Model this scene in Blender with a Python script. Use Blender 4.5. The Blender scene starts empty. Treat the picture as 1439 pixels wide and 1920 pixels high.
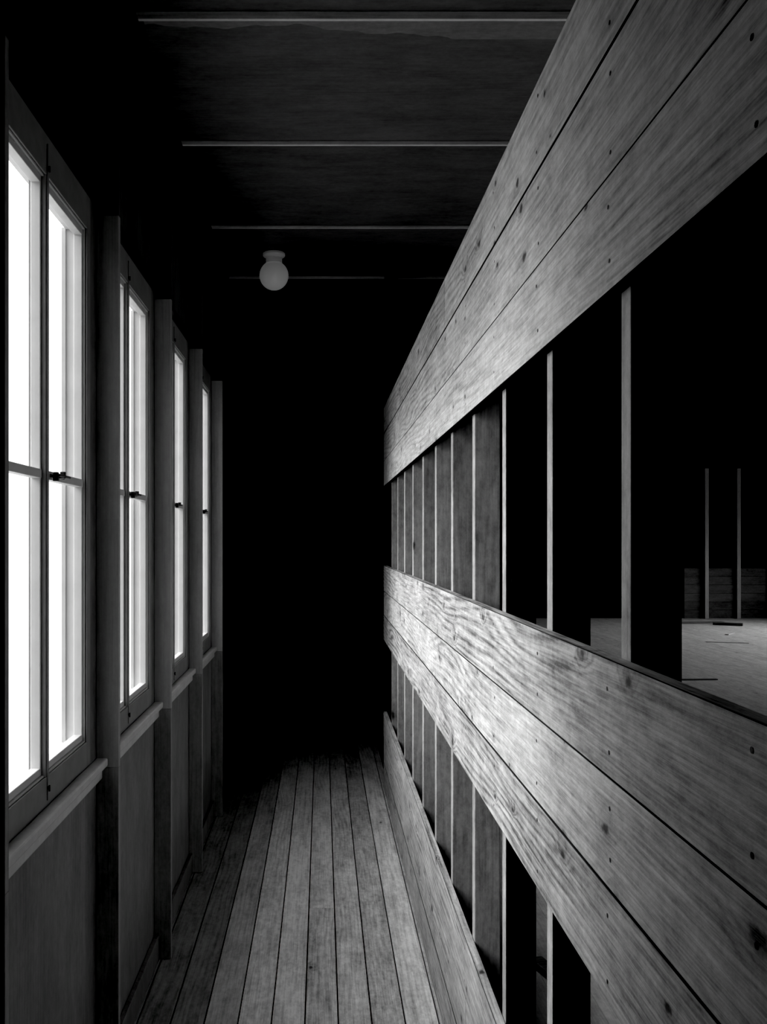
import bpy, bmesh, math, random
from mathutils import Vector
random.seed(7)
S = bpy.context.scene
COL = S.collection
E = 1.55      # eye height
F = 1782.0    # focal length in px (1920 high frame)

# ------------------------------------------------------------------ materials
def new_mat(name):
    m = bpy.data.materials.new(name); m.use_nodes = True
    nt = m.node_tree; nt.nodes.clear()
    out = nt.nodes.new('ShaderNodeOutputMaterial')
    b = nt.nodes.new('ShaderNodeBsdfPrincipled')
    nt.links.new(b.outputs[0], out.inputs[0])
    return m, nt, b

class NT:
    def __init__(s, nt): s.nt = nt
    def put(s, sock, v):
        if isinstance(v, (int, float)): sock.default_value = v
        else: s.nt.links.new(v, sock)
    def m(s, op, a, b=0.0, c=None, clamp=False):
        n = s.nt.nodes.new('ShaderNodeMath'); n.operation = op; n.use_clamp = clamp
        s.put(n.inputs[0], a); s.put(n.inputs[1], b)
        if c is not None: s.put(n.inputs[2], c)
        return n.outputs[0]
    def xyz(s, x, y, z):
        n = s.nt.nodes.new('ShaderNodeCombineXYZ')
        s.put(n.inputs[0], x); s.put(n.inputs[1], y); s.put(n.inputs[2], z)
        return n.outputs[0]
    def noise(s, v, sc=1.0, det=2.0, rough=.5):
        n = s.nt.nodes.new('ShaderNodeTexNoise')
        s.nt.links.new(v, n.inputs['Vector']); n.inputs['Scale'].default_value = sc
        n.inputs['Detail'].default_value = det; n.inputs['Roughness'].default_value = rough
        return n.outputs[0]
    def ramp(s, v, a, b):
        n = s.nt.nodes.new('ShaderNodeMapRange'); n.interpolation_type = 'SMOOTHSTEP'
        s.put(n.inputs[0], v); n.inputs[1].default_value = a; n.inputs[2].default_value = b
        return n.outputs[0]

def wood(name, dark, light, axis='Y', knots=1.0, grain=1.0, blotch=1.0, rough=.6, bump=.25, tint=.3, ringk=34.0, fine_amt=1.0):
    m, nt, b = new_mat(name); k = NT(nt)
    tc = nt.nodes.new('ShaderNodeTexCoord')
    sp = nt.nodes.new('ShaderNodeSeparateXYZ'); nt.links.new(tc.outputs['Object'], sp.inputs[0])
    at = nt.nodes.new('ShaderNodeAttribute'); at.attribute_name = 'rnd'
    r = at.outputs['Fac']
    X, Y, Z = sp.outputs
    L, A, B = {'X': (X, Y, Z), 'Y': (Y, X, Z), 'Z': (Z, X, Y)}[axis]
    L = k.m('ADD', L, k.m('MULTIPLY', r, 37.0))
    A = k.m('ADD', A, k.m('MULTIPLY', r, 11.0))
    B = k.m('ADD', B, k.m('MULTIPLY', r, 7.0))
    AB = k.m('ADD', A, B)
    n1 = k.noise(k.xyz(k.m('MULTIPLY', L, 1.2), k.m('MULTIPLY', A, 7.0), k.m('MULTIPLY', B, 7.0)), 1.0, 1.0, .4)
    vo = nt.nodes.new('ShaderNodeTexVoronoi'); vo.voronoi_dimensions = '2D'; vo.inputs['Scale'].default_value = 1.0
    nt.links.new(k.xyz(k.m('MULTIPLY', L, 4.4), k.m('MULTIPLY', AB, 8.2), 0.0), vo.inputs['Vector'])
    wob = k.noise(k.xyz(k.m('MULTIPLY', L, 50.0), k.m('MULTIPLY', A, 70.0), k.m('MULTIPLY', B, 70.0)), 1.0, 3.0, .6)
    d = k.m('ADD', vo.outputs['Distance'], k.m('MULTIPLY', k.m('SUBTRACT', wob, .5), .14))
    sc = nt.nodes.new('ShaderNodeSeparateColor'); nt.links.new(vo.outputs['Color'], sc.inputs[0])
    pick = k.m('GREATER_THAN', sc.outputs[0], 1.0 - .5*knots)
    size = k.m('MULTIPLY_ADD', k.m('POWER', sc.outputs[1], 2.0), .7, .33)
    d = k.m('DIVIDE', d, size)
    core = k.m('MULTIPLY', k.m('SUBTRACT', 1.0, k.ramp(d, .04, .14)), pick)
    halo = k.m('MULTIPLY', k.m('SUBTRACT', 1.0, k.ramp(d, .0, .45)), pick)
    ph = k.m('ADD', k.m('MULTIPLY', AB, 270.0), k.m('MULTIPLY', n1, ringk))
    ph = k.m('ADD', ph, k.m('MULTIPLY', halo, 12.0))
    ring = k.m('SINE', ph)
    ring = k.m('POWER', k.m('ABSOLUTE', k.m('MULTIPLY_ADD', ring, .5, .5)), 2.0)
    mod = k.noise(k.xyz(k.m('MULTIPLY', L, 1.1), k.m('MULTIPLY', A, 4.0), k.m('MULTIPLY', B, 4.0)), 1.0, 1.0, .4)
    ring = k.m('MULTIPLY', ring, k.m('MULTIPLY_ADD', k.ramp(mod, .38, .62), .75, .25))
    fine = k.noise(k.xyz(k.m('MULTIPLY', L, 6.0), k.m('MULTIPLY', A, 200.0), k.m('MULTIPLY', B, 200.0)), 1.0, 4.0, .65)
    bl = k.noise(k.xyz(k.m('MULTIPLY', L, 3.2), k.m('MULTIPLY', A, 9.0), k.m('MULTIPLY', B, 9.0)), 1.3, 10.0, .74)
    wr = k.noise(k.xyz(k.m('MULTIPLY', L, 24.0), k.m('MULTIPLY', A, 34.0), k.m('MULTIPLY', B, 34.0)), 1.4, 6.0, .78)
    v = k.m('MULTIPLY_ADD', ring, -.34*grain, .60)
    v = k.m('ADD', v, k.m('MULTIPLY', k.m('SUBTRACT', fine, .5), 1.3*fine_amt))
    v = k.m('ADD', v, k.m('MULTIPLY', k.m('SUBTRACT', bl, .5), 1.6*blotch))
    v = k.m('ADD', v, k.m('MULTIPLY', k.m('SUBTRACT', wr, .5), 1.0*blotch))
    v = k.m('ADD', v, k.m('MULTIPLY', k.m('SUBTRACT', r, .5), tint), clamp=True)
    v2 = k.m('MULTIPLY_ADD', v, light-dark, dark)
    v2 = k.m('MULTIPLY', v2, k.m('MULTIPLY_ADD', core, -.88, 1.0))
    v2 = k.m('MULTIPLY', v2, k.m('MULTIPLY_ADD', halo, -.28, 1.0))
    cc = nt.nodes.new('ShaderNodeCombineColor')
    for i in range(3): nt.links.new(v2, cc.inputs[i])
    nt.links.new(cc.outputs[0], b.inputs['Base Color'])
    b.inputs['Roughness'].default_value = rough
    b.inputs['Specular IOR Level'].default_value = .3
    bp = nt.nodes.new('ShaderNodeBump'); bp.inputs['Strength'].default_value = bump
    bp.inputs['Distance'].default_value = .002
    nt.links.new(v, bp.inputs['Height']); nt.links.new(bp.outputs[0], b.inputs['Normal'])
    return m

def plain(name, g, rough=.6, metal=0.0, var=.15, scale=6.0, spec=.3, emit=0.0):
    m, nt, b = new_mat(name); k = NT(nt)
    tc = nt.nodes.new('ShaderNodeTexCoord')
    n = k.noise(tc.outputs['Object'], scale, 5.0, .65)
    v = k.m('MULTIPLY', k.m('MULTIPLY_ADD', k.m('SUBTRACT', n, .5), 2*var*2, 1.0), g)
    cc = nt.nodes.new('ShaderNodeCombineColor')
    for i in range(3): nt.links.new(v, cc.inputs[i])
    nt.links.new(cc.outputs[0], b.inputs['Base Color'])
    b.inputs['Roughness'].default_value = rough; b.inputs['Metallic'].default_value = metal
    b.inputs['Specular IOR Level'].default_value = spec
    if emit:
        b.inputs['Emission Color'].default_value = (1, 1, 1, 1); b.inputs['Emission Strength'].default_value = emit
    return m

M_plank = wood('weathered_plank', .07, .70, 'Y', knots=.9, blotch=.85, bump=.4)
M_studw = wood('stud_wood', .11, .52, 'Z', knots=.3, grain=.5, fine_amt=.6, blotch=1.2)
M_studshade = wood('shaded_stud_side', .02, .07, 'Z', knots=.3, grain=.5, fine_amt=.6)  # camera-facing sides of the near studs, shade put into the colour
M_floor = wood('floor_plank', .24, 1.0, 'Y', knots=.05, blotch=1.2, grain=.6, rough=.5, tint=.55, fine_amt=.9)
M_floor_half = wood('half_shaded_floor_plank', .12, .66, 'Y', knots=.05, blotch=1.1, grain=.6, rough=.6, tint=.3, fine_amt=.8)  # darker board copy, painted half shade towards the left wall
M_floor_shade = wood('shaded_edge_floor_plank', .05, .34, 'Y', knots=.05, blotch=1.1, grain=.6, rough=.7, tint=.3, fine_amt=.8)  # darkest board copy, paints the under-window shade along the left wall
M_room = wood('room_floor_plank', .14, .50, 'Y', knots=.1, grain=.3, blotch=1.0, tint=.15, fine_amt=.6)
M_ceil = wood('dark_ceiling_board', .05, .15, 'X', knots=.0, bump=.1, grain=.3, fine_amt=.5)
M_paper = wood('torn_paper', .12, .30, 'X', knots=.0, bump=.1, grain=.1, fine_amt=.3)
M_batten = wood('ceiling_batten', .5, .95, 'X', knots=.1)
M_panel = wood('wall_panel', .06, .19, 'Z', knots=.05, bump=.15, grain=.4, fine_amt=.6)
M_lowpost_shade = wood('shaded_lower_post', .12, .30, 'Z', knots=.05, bump=.15, grain=.4, fine_amt=.6)  # darker post copy, paints the shade below the sills and on the nearest post
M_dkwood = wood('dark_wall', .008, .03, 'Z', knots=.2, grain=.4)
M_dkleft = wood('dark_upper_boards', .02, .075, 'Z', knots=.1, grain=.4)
M_uppost_shade = wood('shaded_upper_post', .03, .10, 'Z', knots=.1, grain=.4)  # darker post copy, paints the shade above the window heads
M_far = wood('far_boards', .02, .10, 'X', knots=.2, blotch=1.2, tint=.3)
M_farst = wood('far_stud', .2, .4, 'Z', knots=.2)
M_post = wood('post_wood', .18, .42, 'Z', knots=.06, grain=.3, blotch=.6, fine_amt=.5)
M_paint = plain('window_paint', .18, .5, var=.2, scale=14)
M_sash = plain('sash_paint', .50, .45, var=.08, scale=14)
M_sill = plain('sill_paint', .5, .45, var=.2, scale=14)
M_iron = plain('dark_iron', .03, .45, metal=.6)
M_black = plain('unlit_black', .004, .9, spec=.0)  # near-black base colour stands in for unlit depth
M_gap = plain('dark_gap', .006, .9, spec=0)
M_edge = plain('dark_board_edge', .03, .9, spec=0, var=.3, scale=30)  # dark edge faces make the seams between boards stand out
M_nail = plain('nail_head', .02, .6)
M_globe = plain('opal_glass', .97, .2, var=.01, spec=.5, emit=.07)  # weak emission brightens the globe although the lamp is off
M_cap = plain('lamp_base_enamel', .85, .35, var=.03, emit=.02)  # slight emission added so the base reads brighter
mg, nt, b = new_mat('window_glass')
nt.nodes.remove(b)
t = nt.nodes.new('ShaderNodeBsdfTransparent'); g = nt.nodes.new('ShaderNodeBsdfGlossy'); g.inputs['Roughness'].default_value = .02
mx = nt.nodes.new('ShaderNodeMixShader'); mx.inputs[0].default_value = .04
nt.links.new(t.outputs[0], mx.inputs[1]); nt.links.new(g.outputs[0], mx.inputs[2])
nt.links.new(mx.outputs[0], nt.nodes['Material Output'].inputs[0])
M_glass = mg

# ------------------------------------------------------------------ mesh helpers
def make(name, boxes, mats, origin=(0, 0, 0), parent=None, bevel=0.0, extra=None, props=None, edge=None):
    """boxes: list of (x0,x1,y0,y1,z0,z1[,mat]) in world coordinates."""
    bm = bmesh.new(); lay = bm.faces.layers.float.new('rnd')
    o = Vector(origin)
    for bx in boxes:
        x0, x1, y0, y1, z0, z1 = bx[:6]; mi = bx[6] if len(bx) > 6 else 0
        rv = random.random()
        vs = [bm.verts.new(Vector(p) - o) for p in ((x0,y0,z0),(x1,y0,z0),(x1,y1,z0),(x0,y1,z0),(x0,y0,z1),(x1,y0,z1),(x1,y1,z1),(x0,y1,z1))]
        for fi, f in enumerate(((0,3,2,1),(4,5,6,7),(0,1,5,4),(1,2,6,5),(2,3,7,6),(3,0,4,7))):
            fc = bm.faces.new([vs[i] for i in f]); fc[lay] = rv
            fc.material_index = edge[1] if (edge and fi in edge[0]) else mi
    if extra: extra(bm, o, lay)
    me = bpy.data.meshes.new(name); bm.to_mesh(me); bm.free()
    for m in (mats if isinstance(mats, (list, tuple)) else [mats]): me.materials.append(m)
    ob = bpy.data.objects.new(name, me); COL.objects.link(ob)
    if bevel:
        md = ob.modifiers.new('bevel', 'BEVEL'); md.width = bevel; md.segments = 2; md.limit_method = 'ANGLE'
        if edge and len(edge) < 3: md.material = edge[1]
    if parent:
        ob.parent = parent; ob.location = o - parent.location
    else: ob.location = o
    for kk, vv in (props or {}).items(): ob[kk] = vv
    return ob

def empty(name, loc, props):
    e = bpy.data.objects.new(name, None); COL.objects.link(e); e.location = loc; e.empty_display_size = .1
    for kk, vv in props.items(): e[kk] = vv
    return e
def st(label, cat): return dict(kind='structure', label=label, category=cat)

# ------------------------------------------------------------------ constants
XR = .386; PT = .022; XS = XR + PT; SD = .069
XL = -.62; XP = -.558; PW = .022
CH = E + 1.75
YE = 9.0
PE = 5.95     # partition end
POST = [1.672, 2.607, 3.512, 4.425, 5.32]

# ------------------------------------------------------------------ floor
fb = []
x = -.055 - .108*6
ji = 0
while x < .50:
    ji += 1
    y = -1.5 - (.5 + (ji*1.37) % 3.0)
    x0 = max(x, -.69); x1 = min(x+.108, .50)
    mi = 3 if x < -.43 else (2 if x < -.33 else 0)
    if x1 - x0 > .01:
        while y < YE:
            ln = random.uniform(5.5, 7.5); y2 = min(y+ln, YE)
            if y2 > -1.4:
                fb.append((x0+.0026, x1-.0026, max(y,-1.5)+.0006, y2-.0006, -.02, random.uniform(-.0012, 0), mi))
            y = y2
    x += .108
fb.append((-.69, .50, -1.5, YE, -.06, -.021, 1))
make('floor', fb, [M_floor, M_gap, M_floor_half, M_floor_shade], (0, 0, 0), bevel=.0015, props=st('worn narrow softwood plank floor of the corridor', 'floor'))
rb = []
x = .50
while x < 9.6:
    y = -1.5
    while y < 18.8:
        y2 = min(y+random.uniform(2.5, 4.5), 18.8)
        rb.append((x+.001, min(x+.14, 9.6)-.001, y+.001, y2-.001, -.02, random.uniform(-.001, 0)))
        y = y2
    x += .14
rb.append((.50, 9.6, -1.5, 18.8, -.06, -.021, 1))
make('floor', rb, [M_room, M_gap], (.5, 0, 0), props=st('dusty plank floor of the big empty room', 'floor'))

# ------------------------------------------------------------------ ceiling
BY = [3.145, 4.168, 5.293, 6.312]
cb = []
ys = [-1.5, -.0, 1.06, 2.10] + [b+.007 for b in BY]
yy = 7.44
while yy < 18: ys.append(yy); yy += 1.06
ys.append(18.8)
for a, c in zip(ys, ys[1:]):
    m_ = 0 if a < 6.3 else 1  # boards farther off get the black copy for the darkness there
    cb.append((-.69, .9, a+.001, c-.001, CH, CH+.03, m_)); cb.append((.901, 9.6, a+.001, c-.001, CH, CH+.03, 1))
cb.append((-.69, 9.6, -1.5, 18.8, CH+.031, CH+.06, 1))
make('ceiling', cb, [M_ceil, M_black], (0, 0, CH), props=st('dark stained ceiling boards', 'ceiling'))
n = 1
for i, yb in enumerate(BY):
    make('trim_%d' % n, [(-.619, .89, yb, yb+.014, CH-(.027, .018, .014, .015)[i], CH-.0005)], M_batten, (0, yb, CH-.022), bevel=.002,
         props=st('thin wooden batten across the dark ceiling', 'ceiling batten')); n += 1
def torn(bm, o, lay):
    N = 90; pts = []
    for i in range(N+1):
        xx = -.60 + 1.48*i/N
        y = 3.215 + .012 + max(0, (xx+.05))*.16 + .010*math.sin(xx*13) + .006*math.sin(xx*37+1) + .003*math.sin(xx*91)
        if xx > .45: y = 3.31
        pts.append((xx, y))
    zt, zb = CH-.0005, CH-.007
    f_, bk, ft, bt = [], [], [], []
    for xx, y in pts:
        f_.append(bm.verts.new(Vector((xx, 3.1605, zb))-o)); bk.append(bm.verts.new(Vector((xx, y, zb))-o)); bt.append(bm.verts.new(Vector((xx, y, zt))-o)); ft.append(bm.verts.new(Vector((xx, 3.1605, zt))-o))
    for i in range(N):
        bm.faces.new((f_[i], bk[i], bk[i+1], f_[i+1])); bm.faces.new((bk[i], bt[i], bt[i+1], bk[i+1])); bm.faces.new((ft[i], f_[i], f_[i+1], ft[i+1]))
make('trim_%d' % n, [], M_paper, (0, 3.2, CH-.007), extra=torn, props=st('torn strip of building paper beside a ceiling batten', 'ceiling paper')); n += 1
# ------------------------------------------------------------------ left wall
WIN = []
for i in range(4):
    p0 = POST[i]+PW; p1 = POST[i+1]
    WIN.append((p0+(.035 if i == 0 else .06), p1-(.118, .125, .125, .10)[i]))
ZB, ZT = 1.02, 2.365
XO = -.670
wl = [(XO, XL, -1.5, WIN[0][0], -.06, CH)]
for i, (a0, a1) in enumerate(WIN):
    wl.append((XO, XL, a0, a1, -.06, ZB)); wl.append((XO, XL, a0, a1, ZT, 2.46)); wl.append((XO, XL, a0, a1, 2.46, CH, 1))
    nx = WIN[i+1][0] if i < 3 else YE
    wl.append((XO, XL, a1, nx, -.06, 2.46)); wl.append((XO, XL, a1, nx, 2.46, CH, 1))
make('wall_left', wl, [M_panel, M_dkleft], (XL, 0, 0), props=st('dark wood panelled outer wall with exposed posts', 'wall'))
wlp = bpy.data.objects['wall_left']
for i, p in enumerate(POST + [.7, -.2]):
    make('post', [(XL+.0005, XP, p, p+PW, .925, 2.44, 2 if i == 0 else 0), (XL+.0005, XP, p, p+PW, 0, .9245, 2), (XL+.0005, XP, p, p+PW, 2.4405, CH-.028, 1)], [M_post, M_uppost_shade, M_lowpost_shade], (XL, p, 0), parent=wlp, bevel=.0015)
for i in range(4):
    make('baseboard_left' if i == 0 else 'baseboard_left.%03d' % i, [(XL+.0005, XL+.018, POST[i]+PW+.001, POST[i+1]-.001, 0.001, .09)], M_panel, (XL, POST[i]+.04, 0),
         props=st('plain dark baseboard between wall posts', 'baseboard'), bevel=.002)
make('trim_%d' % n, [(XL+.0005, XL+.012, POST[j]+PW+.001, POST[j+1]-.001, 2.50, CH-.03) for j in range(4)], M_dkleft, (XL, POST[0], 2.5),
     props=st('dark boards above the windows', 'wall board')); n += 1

def latch_parts(parent, y):
    z = E+.147
    bx = [(XL-.004, XL+.008, y-.04, y+.045, z-.005, z+.004), (XL+.004, XL+.016, y-.046, y-.032, z-.013, z+.008),
          (XL+.008, XL+.020, y+.0, y+.012, z-.004, z+.012), (XL+.015, XL+.020, y-.04, y+.055, z-.002, z+.004)]
    make('latch', bx, M_iron, (XL, y, z), parent=parent, bevel=.002, props=dict(label='dark iron window latch'))

for i, (a0, a1) in enumerate(WIN):
    p0 = POST[i]+PW; p1 = POST[i+1]
    w = empty('window_%d' % (i+1), (XL, (a0+a1)/2, .955), st('white-painted double-sash window, bright daylight behind', 'window'))
    mid = (2.127, 3.016, 0, 0)[i] or (a0+a1)/2
    cz0, cz1 = .957, 2.455
    ce = a1+.034
    fr = [(XL+.0005, XL+.005, a0-.033, a0, cz0, cz1), (XL+.0005, XL+.005, a1, ce, cz0, cz1),
          (XL+.0005, XL+.005, a0, a1, cz0, ZB), (XL+.0005, XL+.005, a0, a1, ZT, cz1),
          (XO+.015, XL+.004, mid-.008, mid+.008, ZB, ZT), (XL+.004, XL+.008, mid-.004, mid+.004, cz0+.01, cz1-.02)]
    make('casing', fr, M_paint, (XL, mid, cz0), parent=w, bevel=.0015)
    # painted jamb lining in the reveal
    make('jamb', [(XO, XL-.001, a1-.004, a1-.0005, ZB+.001, ZT-.001), (XO, XL-.001, a0+.0005, a0+.004, ZB+.001, ZT-.001),
                  (XO, XL-.001, a0+.004, a1-.004, ZB+.0005, ZB+.004), (XO, XL-.001, a0+.004, a1-.004, ZT-.004, ZT-.0005),
                  (XO-.010, XO, a1-.008, a1-.0005, ZB, ZT)], M_sash, (XO, mid, ZB), parent=w)
    for s0, s1 in ((a0+.004, mid-.008), (mid+.008, a1-.004)):
        xo, xi = XL-.028, XL-.006; t = .008; zb = E+.147
        sb = [(xo, xi, s0+.0005, s0+t, ZB+.005, ZT-.005), (xo, xi, s1-t, s1-.0005, ZB+.005, ZT-.005),
              (xo, xi, s0+t, s1-t, ZB+.005, ZB+.022), (xo, xi, s0+t, s1-t, ZT-.020, ZT-.005),
              (xo+.002, xi+.003, s0+t, s1-t, zb-.010, zb+.010)]
        sa = make('sash', sb, M_sash, (xo, s0, ZB), parent=w, bevel=.0015)
        gl = make('pane', [(xo+.008, xo+.011, s0+t-.002, s1-t+.002, ZB+.02, ZT-.018)], M_glass, (xo, s0, ZB))
        gl.parent = sa; gl.location = (0, 0, 0)
    latch_parts(w, mid+.09)
    for zz in (ZT+.015, ZB-.025):
        make('bolt', [(XL+.005, XL+.011, mid-.004, mid+.004, zz-.004, zz+.004), (XL+.008, XL+.012, mid-.002, mid+.002, zz-.008, zz+.006)], M_iron, (XL, mid, zz), parent=w, bevel=.001,
             props=dict(label='small dark iron bolt'))
    make('sill', [(XL+.0005, -.587, p0+.001, p1-.001, .930, .952), (XL+.0005, XL+.018, p0+.001, p1-.001, .895, .930)], M_sill, (XL, p0, .925), parent=w, bevel=.004,
         props=dict(label='white painted window sill'))

# ------------------------------------------------------------------ partition (open boarded wall)
part = empty('wall_right', (XR, 0, 0), st('open stud partition clad with weathered horizontal planks', 'partition wall'))
SY = [1.257 + .4275*k for k in range(-5, 11)]
rows = [(.661, .822), (.491, .661), (.334, .491), (-.320, -.160), (-.471, -.320), (-.625, -.471), (-1.231, -1.073), (-1.39, -1.231), (-1.549, -1.39)]
joints = {0: [SY[9]+.02], 7: [SY[8]+.02]}
def nails(seg, XF):
    def fn(bm, o, lay):
        y0, y1, z0, z1 = seg
        for s in SY:
            if y0+.01 < s+.02 < y1-.01:
                for q in (.035, -.035):
                    zc = (z0 if q > 0 else z1)+q + random.uniform(-.008, .008); yc = s+.02+random.uniform(-.008, .008)
                    vs = [bm.verts.new(Vector((XF-.0006, yc+.0034*math.cos(a), zc+.0034*math.sin(a)))-o) for a in [-kk*math.pi/4 for kk in range(8)]]
                    f = bm.faces.new(vs); f.material_index = 1
    return fn
offs = [.0, .0015, .0005, .0, .001, .0, .0, .001, .0]
for ri, (z0, z1) in enumerate(rows):
    z0 += E; z1 += E
    cuts = [-1.45] + joints.get(ri, []) + [PE]
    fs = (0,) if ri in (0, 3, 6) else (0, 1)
    for c0, c1 in zip(cuts, cuts[1:]):
        XF = XR + offs[ri]
        seg = (c0+.0003, c1-.0003, z0+.0009, z1-.0009)
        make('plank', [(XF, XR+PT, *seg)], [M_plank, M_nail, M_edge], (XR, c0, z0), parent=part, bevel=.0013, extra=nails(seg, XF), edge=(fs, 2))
for s in SY:
    make('stud', [(XS+.0005, XS+SD, s, s+.04, 0.001, 2.372)], [M_studw, M_studshade], (XS, s, 0), parent=part, bevel=.002,
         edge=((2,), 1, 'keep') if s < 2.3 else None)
make('top_plate', [(XS+.0005, XS+SD, -1.45, 5.93, 2.3725, 2.41)], M_studw, (XS, -1.45, 2.3725), parent=part)

# ------------------------------------------------------------------ dark shell
make('wall_end', [(-.69, 1.9, YE, YE+.1, -.06, CH)], M_black, (0, YE, 0), props=st('end wall of the corridor, darkness set as near-black colour', 'wall'))
make('wall_light_block', [(XR+.03, XR+.09, PE+.03, YE-.001, -.06, CH-.001)], M_black, (XR, PE, 0), props=st('added black wall blocking room light beyond the partition', 'wall'))  # added to keep room daylight off the far corridor floor
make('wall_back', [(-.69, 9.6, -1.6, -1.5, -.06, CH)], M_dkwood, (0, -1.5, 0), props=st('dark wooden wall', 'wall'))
fw = [(1.3, 9.6, 18.78, 18.9, -.06, CH, 1)]
for r_ in range(6):
    fw.append((7.15, 9.6, 18.74, 18.779, r_*.165+.002, (r_+1)*.165-.002))
wf = make('wall_far', fw, [M_far, M_black], (0, 18.8, 0), props=st('dark far wall with low horizontal boarding and studs', 'wall'))
for xx in (7.53, 8.16, 8.80):
    make('stud', [(xx, xx+.07, 18.66, 18.739, .001, 2.95)], M_farst, (xx, 18.66, 0), parent=wf)
W0, W1 = 8.5, 17.5
make('wall_side', [(9.6, 9.7, -1.5, W0, -.06, CH), (9.6, 9.7, W1, 18.8, -.06, CH), (9.6, 9.7, W0, W1, -.06, .9), (9.6, 9.7, W0, W1, 2.4, CH)], M_dkwood,
     (9.6, 0, 0), props=st('dark side wall with a long window opening', 'wall'))
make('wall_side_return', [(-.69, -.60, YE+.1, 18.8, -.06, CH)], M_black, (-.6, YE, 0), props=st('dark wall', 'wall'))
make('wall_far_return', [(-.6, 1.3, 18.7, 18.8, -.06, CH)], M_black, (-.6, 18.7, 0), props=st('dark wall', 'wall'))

# ------------------------------------------------------------------ ceiling lamp
ly = 5.8; lx = -90/F*ly
lamp = empty('ceiling_lamp', (lx, ly, CH), dict(label='white opal glass globe lamp on the dark ceiling', category='lamp'))
def lathe(name, prof, mat, parent, seg=40):
    bm = bmesh.new(); rings = []
    for r, z in prof:
        rings.append([bm.verts.new((r*math.cos(2*math.pi*i/seg), r*math.sin(2*math.pi*i/seg), z)) for i in range(seg)] if r > 1e-6 else [bm.verts.new((0, 0, z))])
    for a, c in zip(rings, rings[1:]):
        for i in range(seg):
            j = (i+1) % seg
            if len(a) == 1: bm.faces.new((a[0], c[i], c[j]))
            elif len(c) == 1: bm.faces.new((a[i], a[j], c[0]))
            else: bm.faces.new((a[i], a[j], c[j], c[i]))
    bmesh.ops.recalc_face_normals(bm, faces=bm.faces)
    for f in bm.faces: f.smooth = True
    me = bpy.data.meshes.new(name); bm.to_mesh(me); bm.free(); me.materials.append(mat)
    ob = bpy.data.objects.new(name, me); COL.objects.link(ob); ob.parent = parent
    return ob
lathe('lamp_base', [(0, -.0005), (.062, -.0005), (.068, -.005), (.069, -.016), (.065, -.022), (.054, -.028), (.050, -.032), (.050, -.066), (0, -.066)], M_cap, lamp)
R = .089; zc = -.138
lathe('globe', [(0, zc+R*.80)]+[(R*math.sin(a), zc+R*math.cos(a)) for a in [math.radians(34+i*(146/22)) for i in range(22)]]+[(0, zc-R)], M_globe, lamp)

# ------------------------------------------------------------------ lumber scraps in the room
def scrap(loc, size, rot, label, mat=None):
    sx, sy, sz = size
    o = make('wood_scrap', [(-sx/2, sx/2, -sy/2, sy/2, 0, sz)], mat or M_far, (0, 0, 0), bevel=.004,
             props=dict(label=label, category='wood scrap', group='lumber scraps on the floor'))
    o.location = loc; o.rotation_euler = (0, 0, rot)
scrap((7.0, 17.6, 0.001), (.9, .14, .03), .12, 'dark loose board lying on the dusty floor')
scrap((7.35, 17.2, 0.001), (.5, .10, .05), -.5, 'short thick board offcut lying on the floor')
scrap((4.10, 10.5, 0.001), (.55, .05, .012), .05, 'long thin dark strip lying on the floor')
scrap((.80, 3.40, 0.001), (.05, .14, .03), .3, 'small wooden offcut beside the partition')
scrap((6.7, 15.6, 0.001), (.35, .06, .012), .9, 'pale splintered board end on the dusty floor', M_room)
scrap((6.1, 14.3, 0.001), (.6, .04, .010), -.3, 'thin pale lath lying on the dusty floor', M_room)

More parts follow.
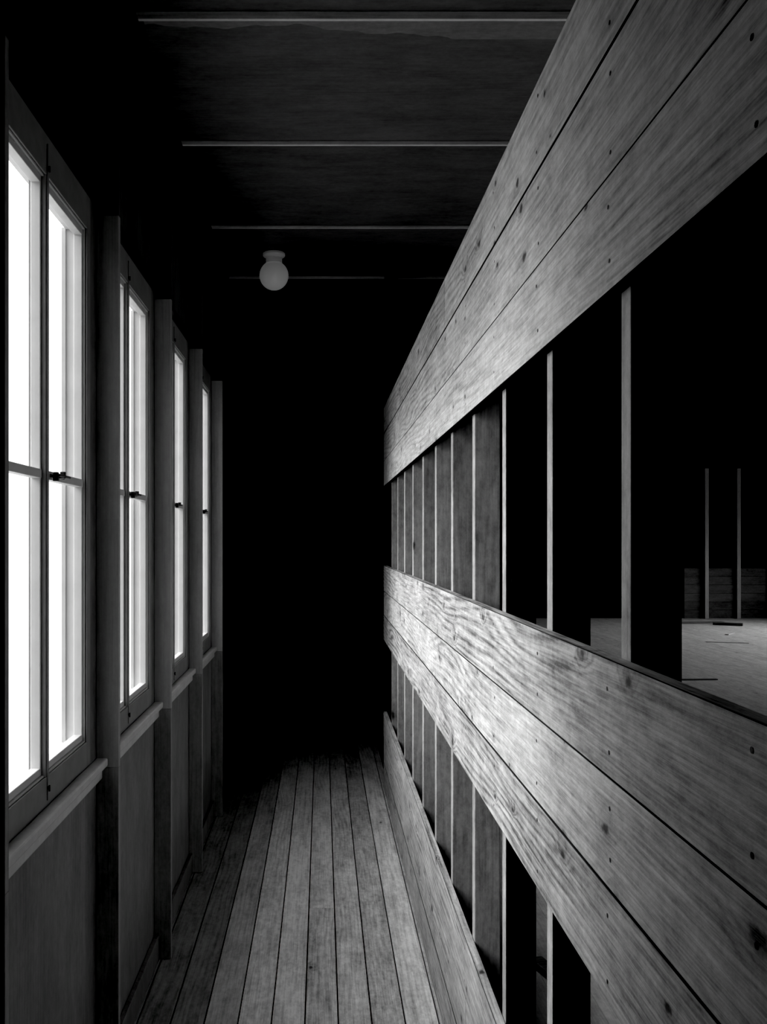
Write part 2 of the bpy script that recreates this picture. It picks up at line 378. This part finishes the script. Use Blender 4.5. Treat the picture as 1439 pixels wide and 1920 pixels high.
# ------------------------------------------------------------------ world + portals
w = bpy.data.worlds.new('World'); S.world = w; w.use_nodes = True
nt = w.node_tree; nt.nodes.clear(); k = NT(nt)
o = nt.nodes.new('ShaderNodeOutputWorld'); bg = nt.nodes.new('ShaderNodeBackground')
tc = nt.nodes.new('ShaderNodeTexCoord'); sp = nt.nodes.new('ShaderNodeSeparateXYZ')
nt.links.new(tc.outputs['Generated'], sp.inputs[0])
up = k.ramp(sp.outputs[2], -.15, .40)
az = k.ramp(sp.outputs[1], -.85, .0)
az2 = k.ramp(sp.outputs[1], .20, .75)
v = k.m('MULTIPLY', k.m('MULTIPLY_ADD', up, 15.0, 2.6), k.m('MULTIPLY_ADD', az, .88, .12))
v = k.m('MULTIPLY', v, k.m('MULTIPLY_ADD', k.ramp(sp.outputs[2], .64, .88), -.90, 1.0))
v = k.m('MAXIMUM', k.m('MULTIPLY', v, k.m('MULTIPLY_ADD', az2, -.85, 1.0)), k.m('MULTIPLY', az2, 2.1))
bg.inputs[0].default_value = (1, 1, 1, 1)
nt.links.new(v, bg.inputs[1]); nt.links.new(bg.outputs[0], o.inputs[0])
def portal(name, loc, rot, sx, sy):
    l = bpy.data.lights.new(name, 'AREA'); l.shape = 'RECTANGLE'; l.size = sx; l.size_y = sy
    l.cycles.is_portal = True
    ob = bpy.data.objects.new(name, l); COL.objects.link(ob); ob.location = loc; ob.rotation_euler = rot
for a0, a1 in WIN:
    portal('sky_portal', (XO-.012, (a0+a1)/2, (ZB+ZT)/2), (0, -math.pi/2, 0), ZT-ZB, a1-a0)
portal('sky_portal', (9.71, (W0+W1)/2, 1.65), (0, math.pi/2, 0), 1.5, W1-W0)

# ------------------------------------------------------------------ camera
cam = bpy.data.cameras.new('camera'); co = bpy.data.objects.new('camera', cam); COL.objects.link(co)
co.location = (0, 0, E); co.rotation_euler = (math.pi/2, 0, 0)
cam.sensor_width = 36; cam.lens = F/1920*36
cam.shift_x = (719.5-604)/1920; cam.shift_y = (1012-960)/1920
cam.clip_start = .02
S.camera = co
vs = S.view_settings
vs.view_transform = 'Standard'; vs.look = 'None'; vs.exposure = -0.12
vs.use_curve_mapping = True
vs.curve_mapping.black_level = (.011, .011, .011)
vs.curve_mapping.update()
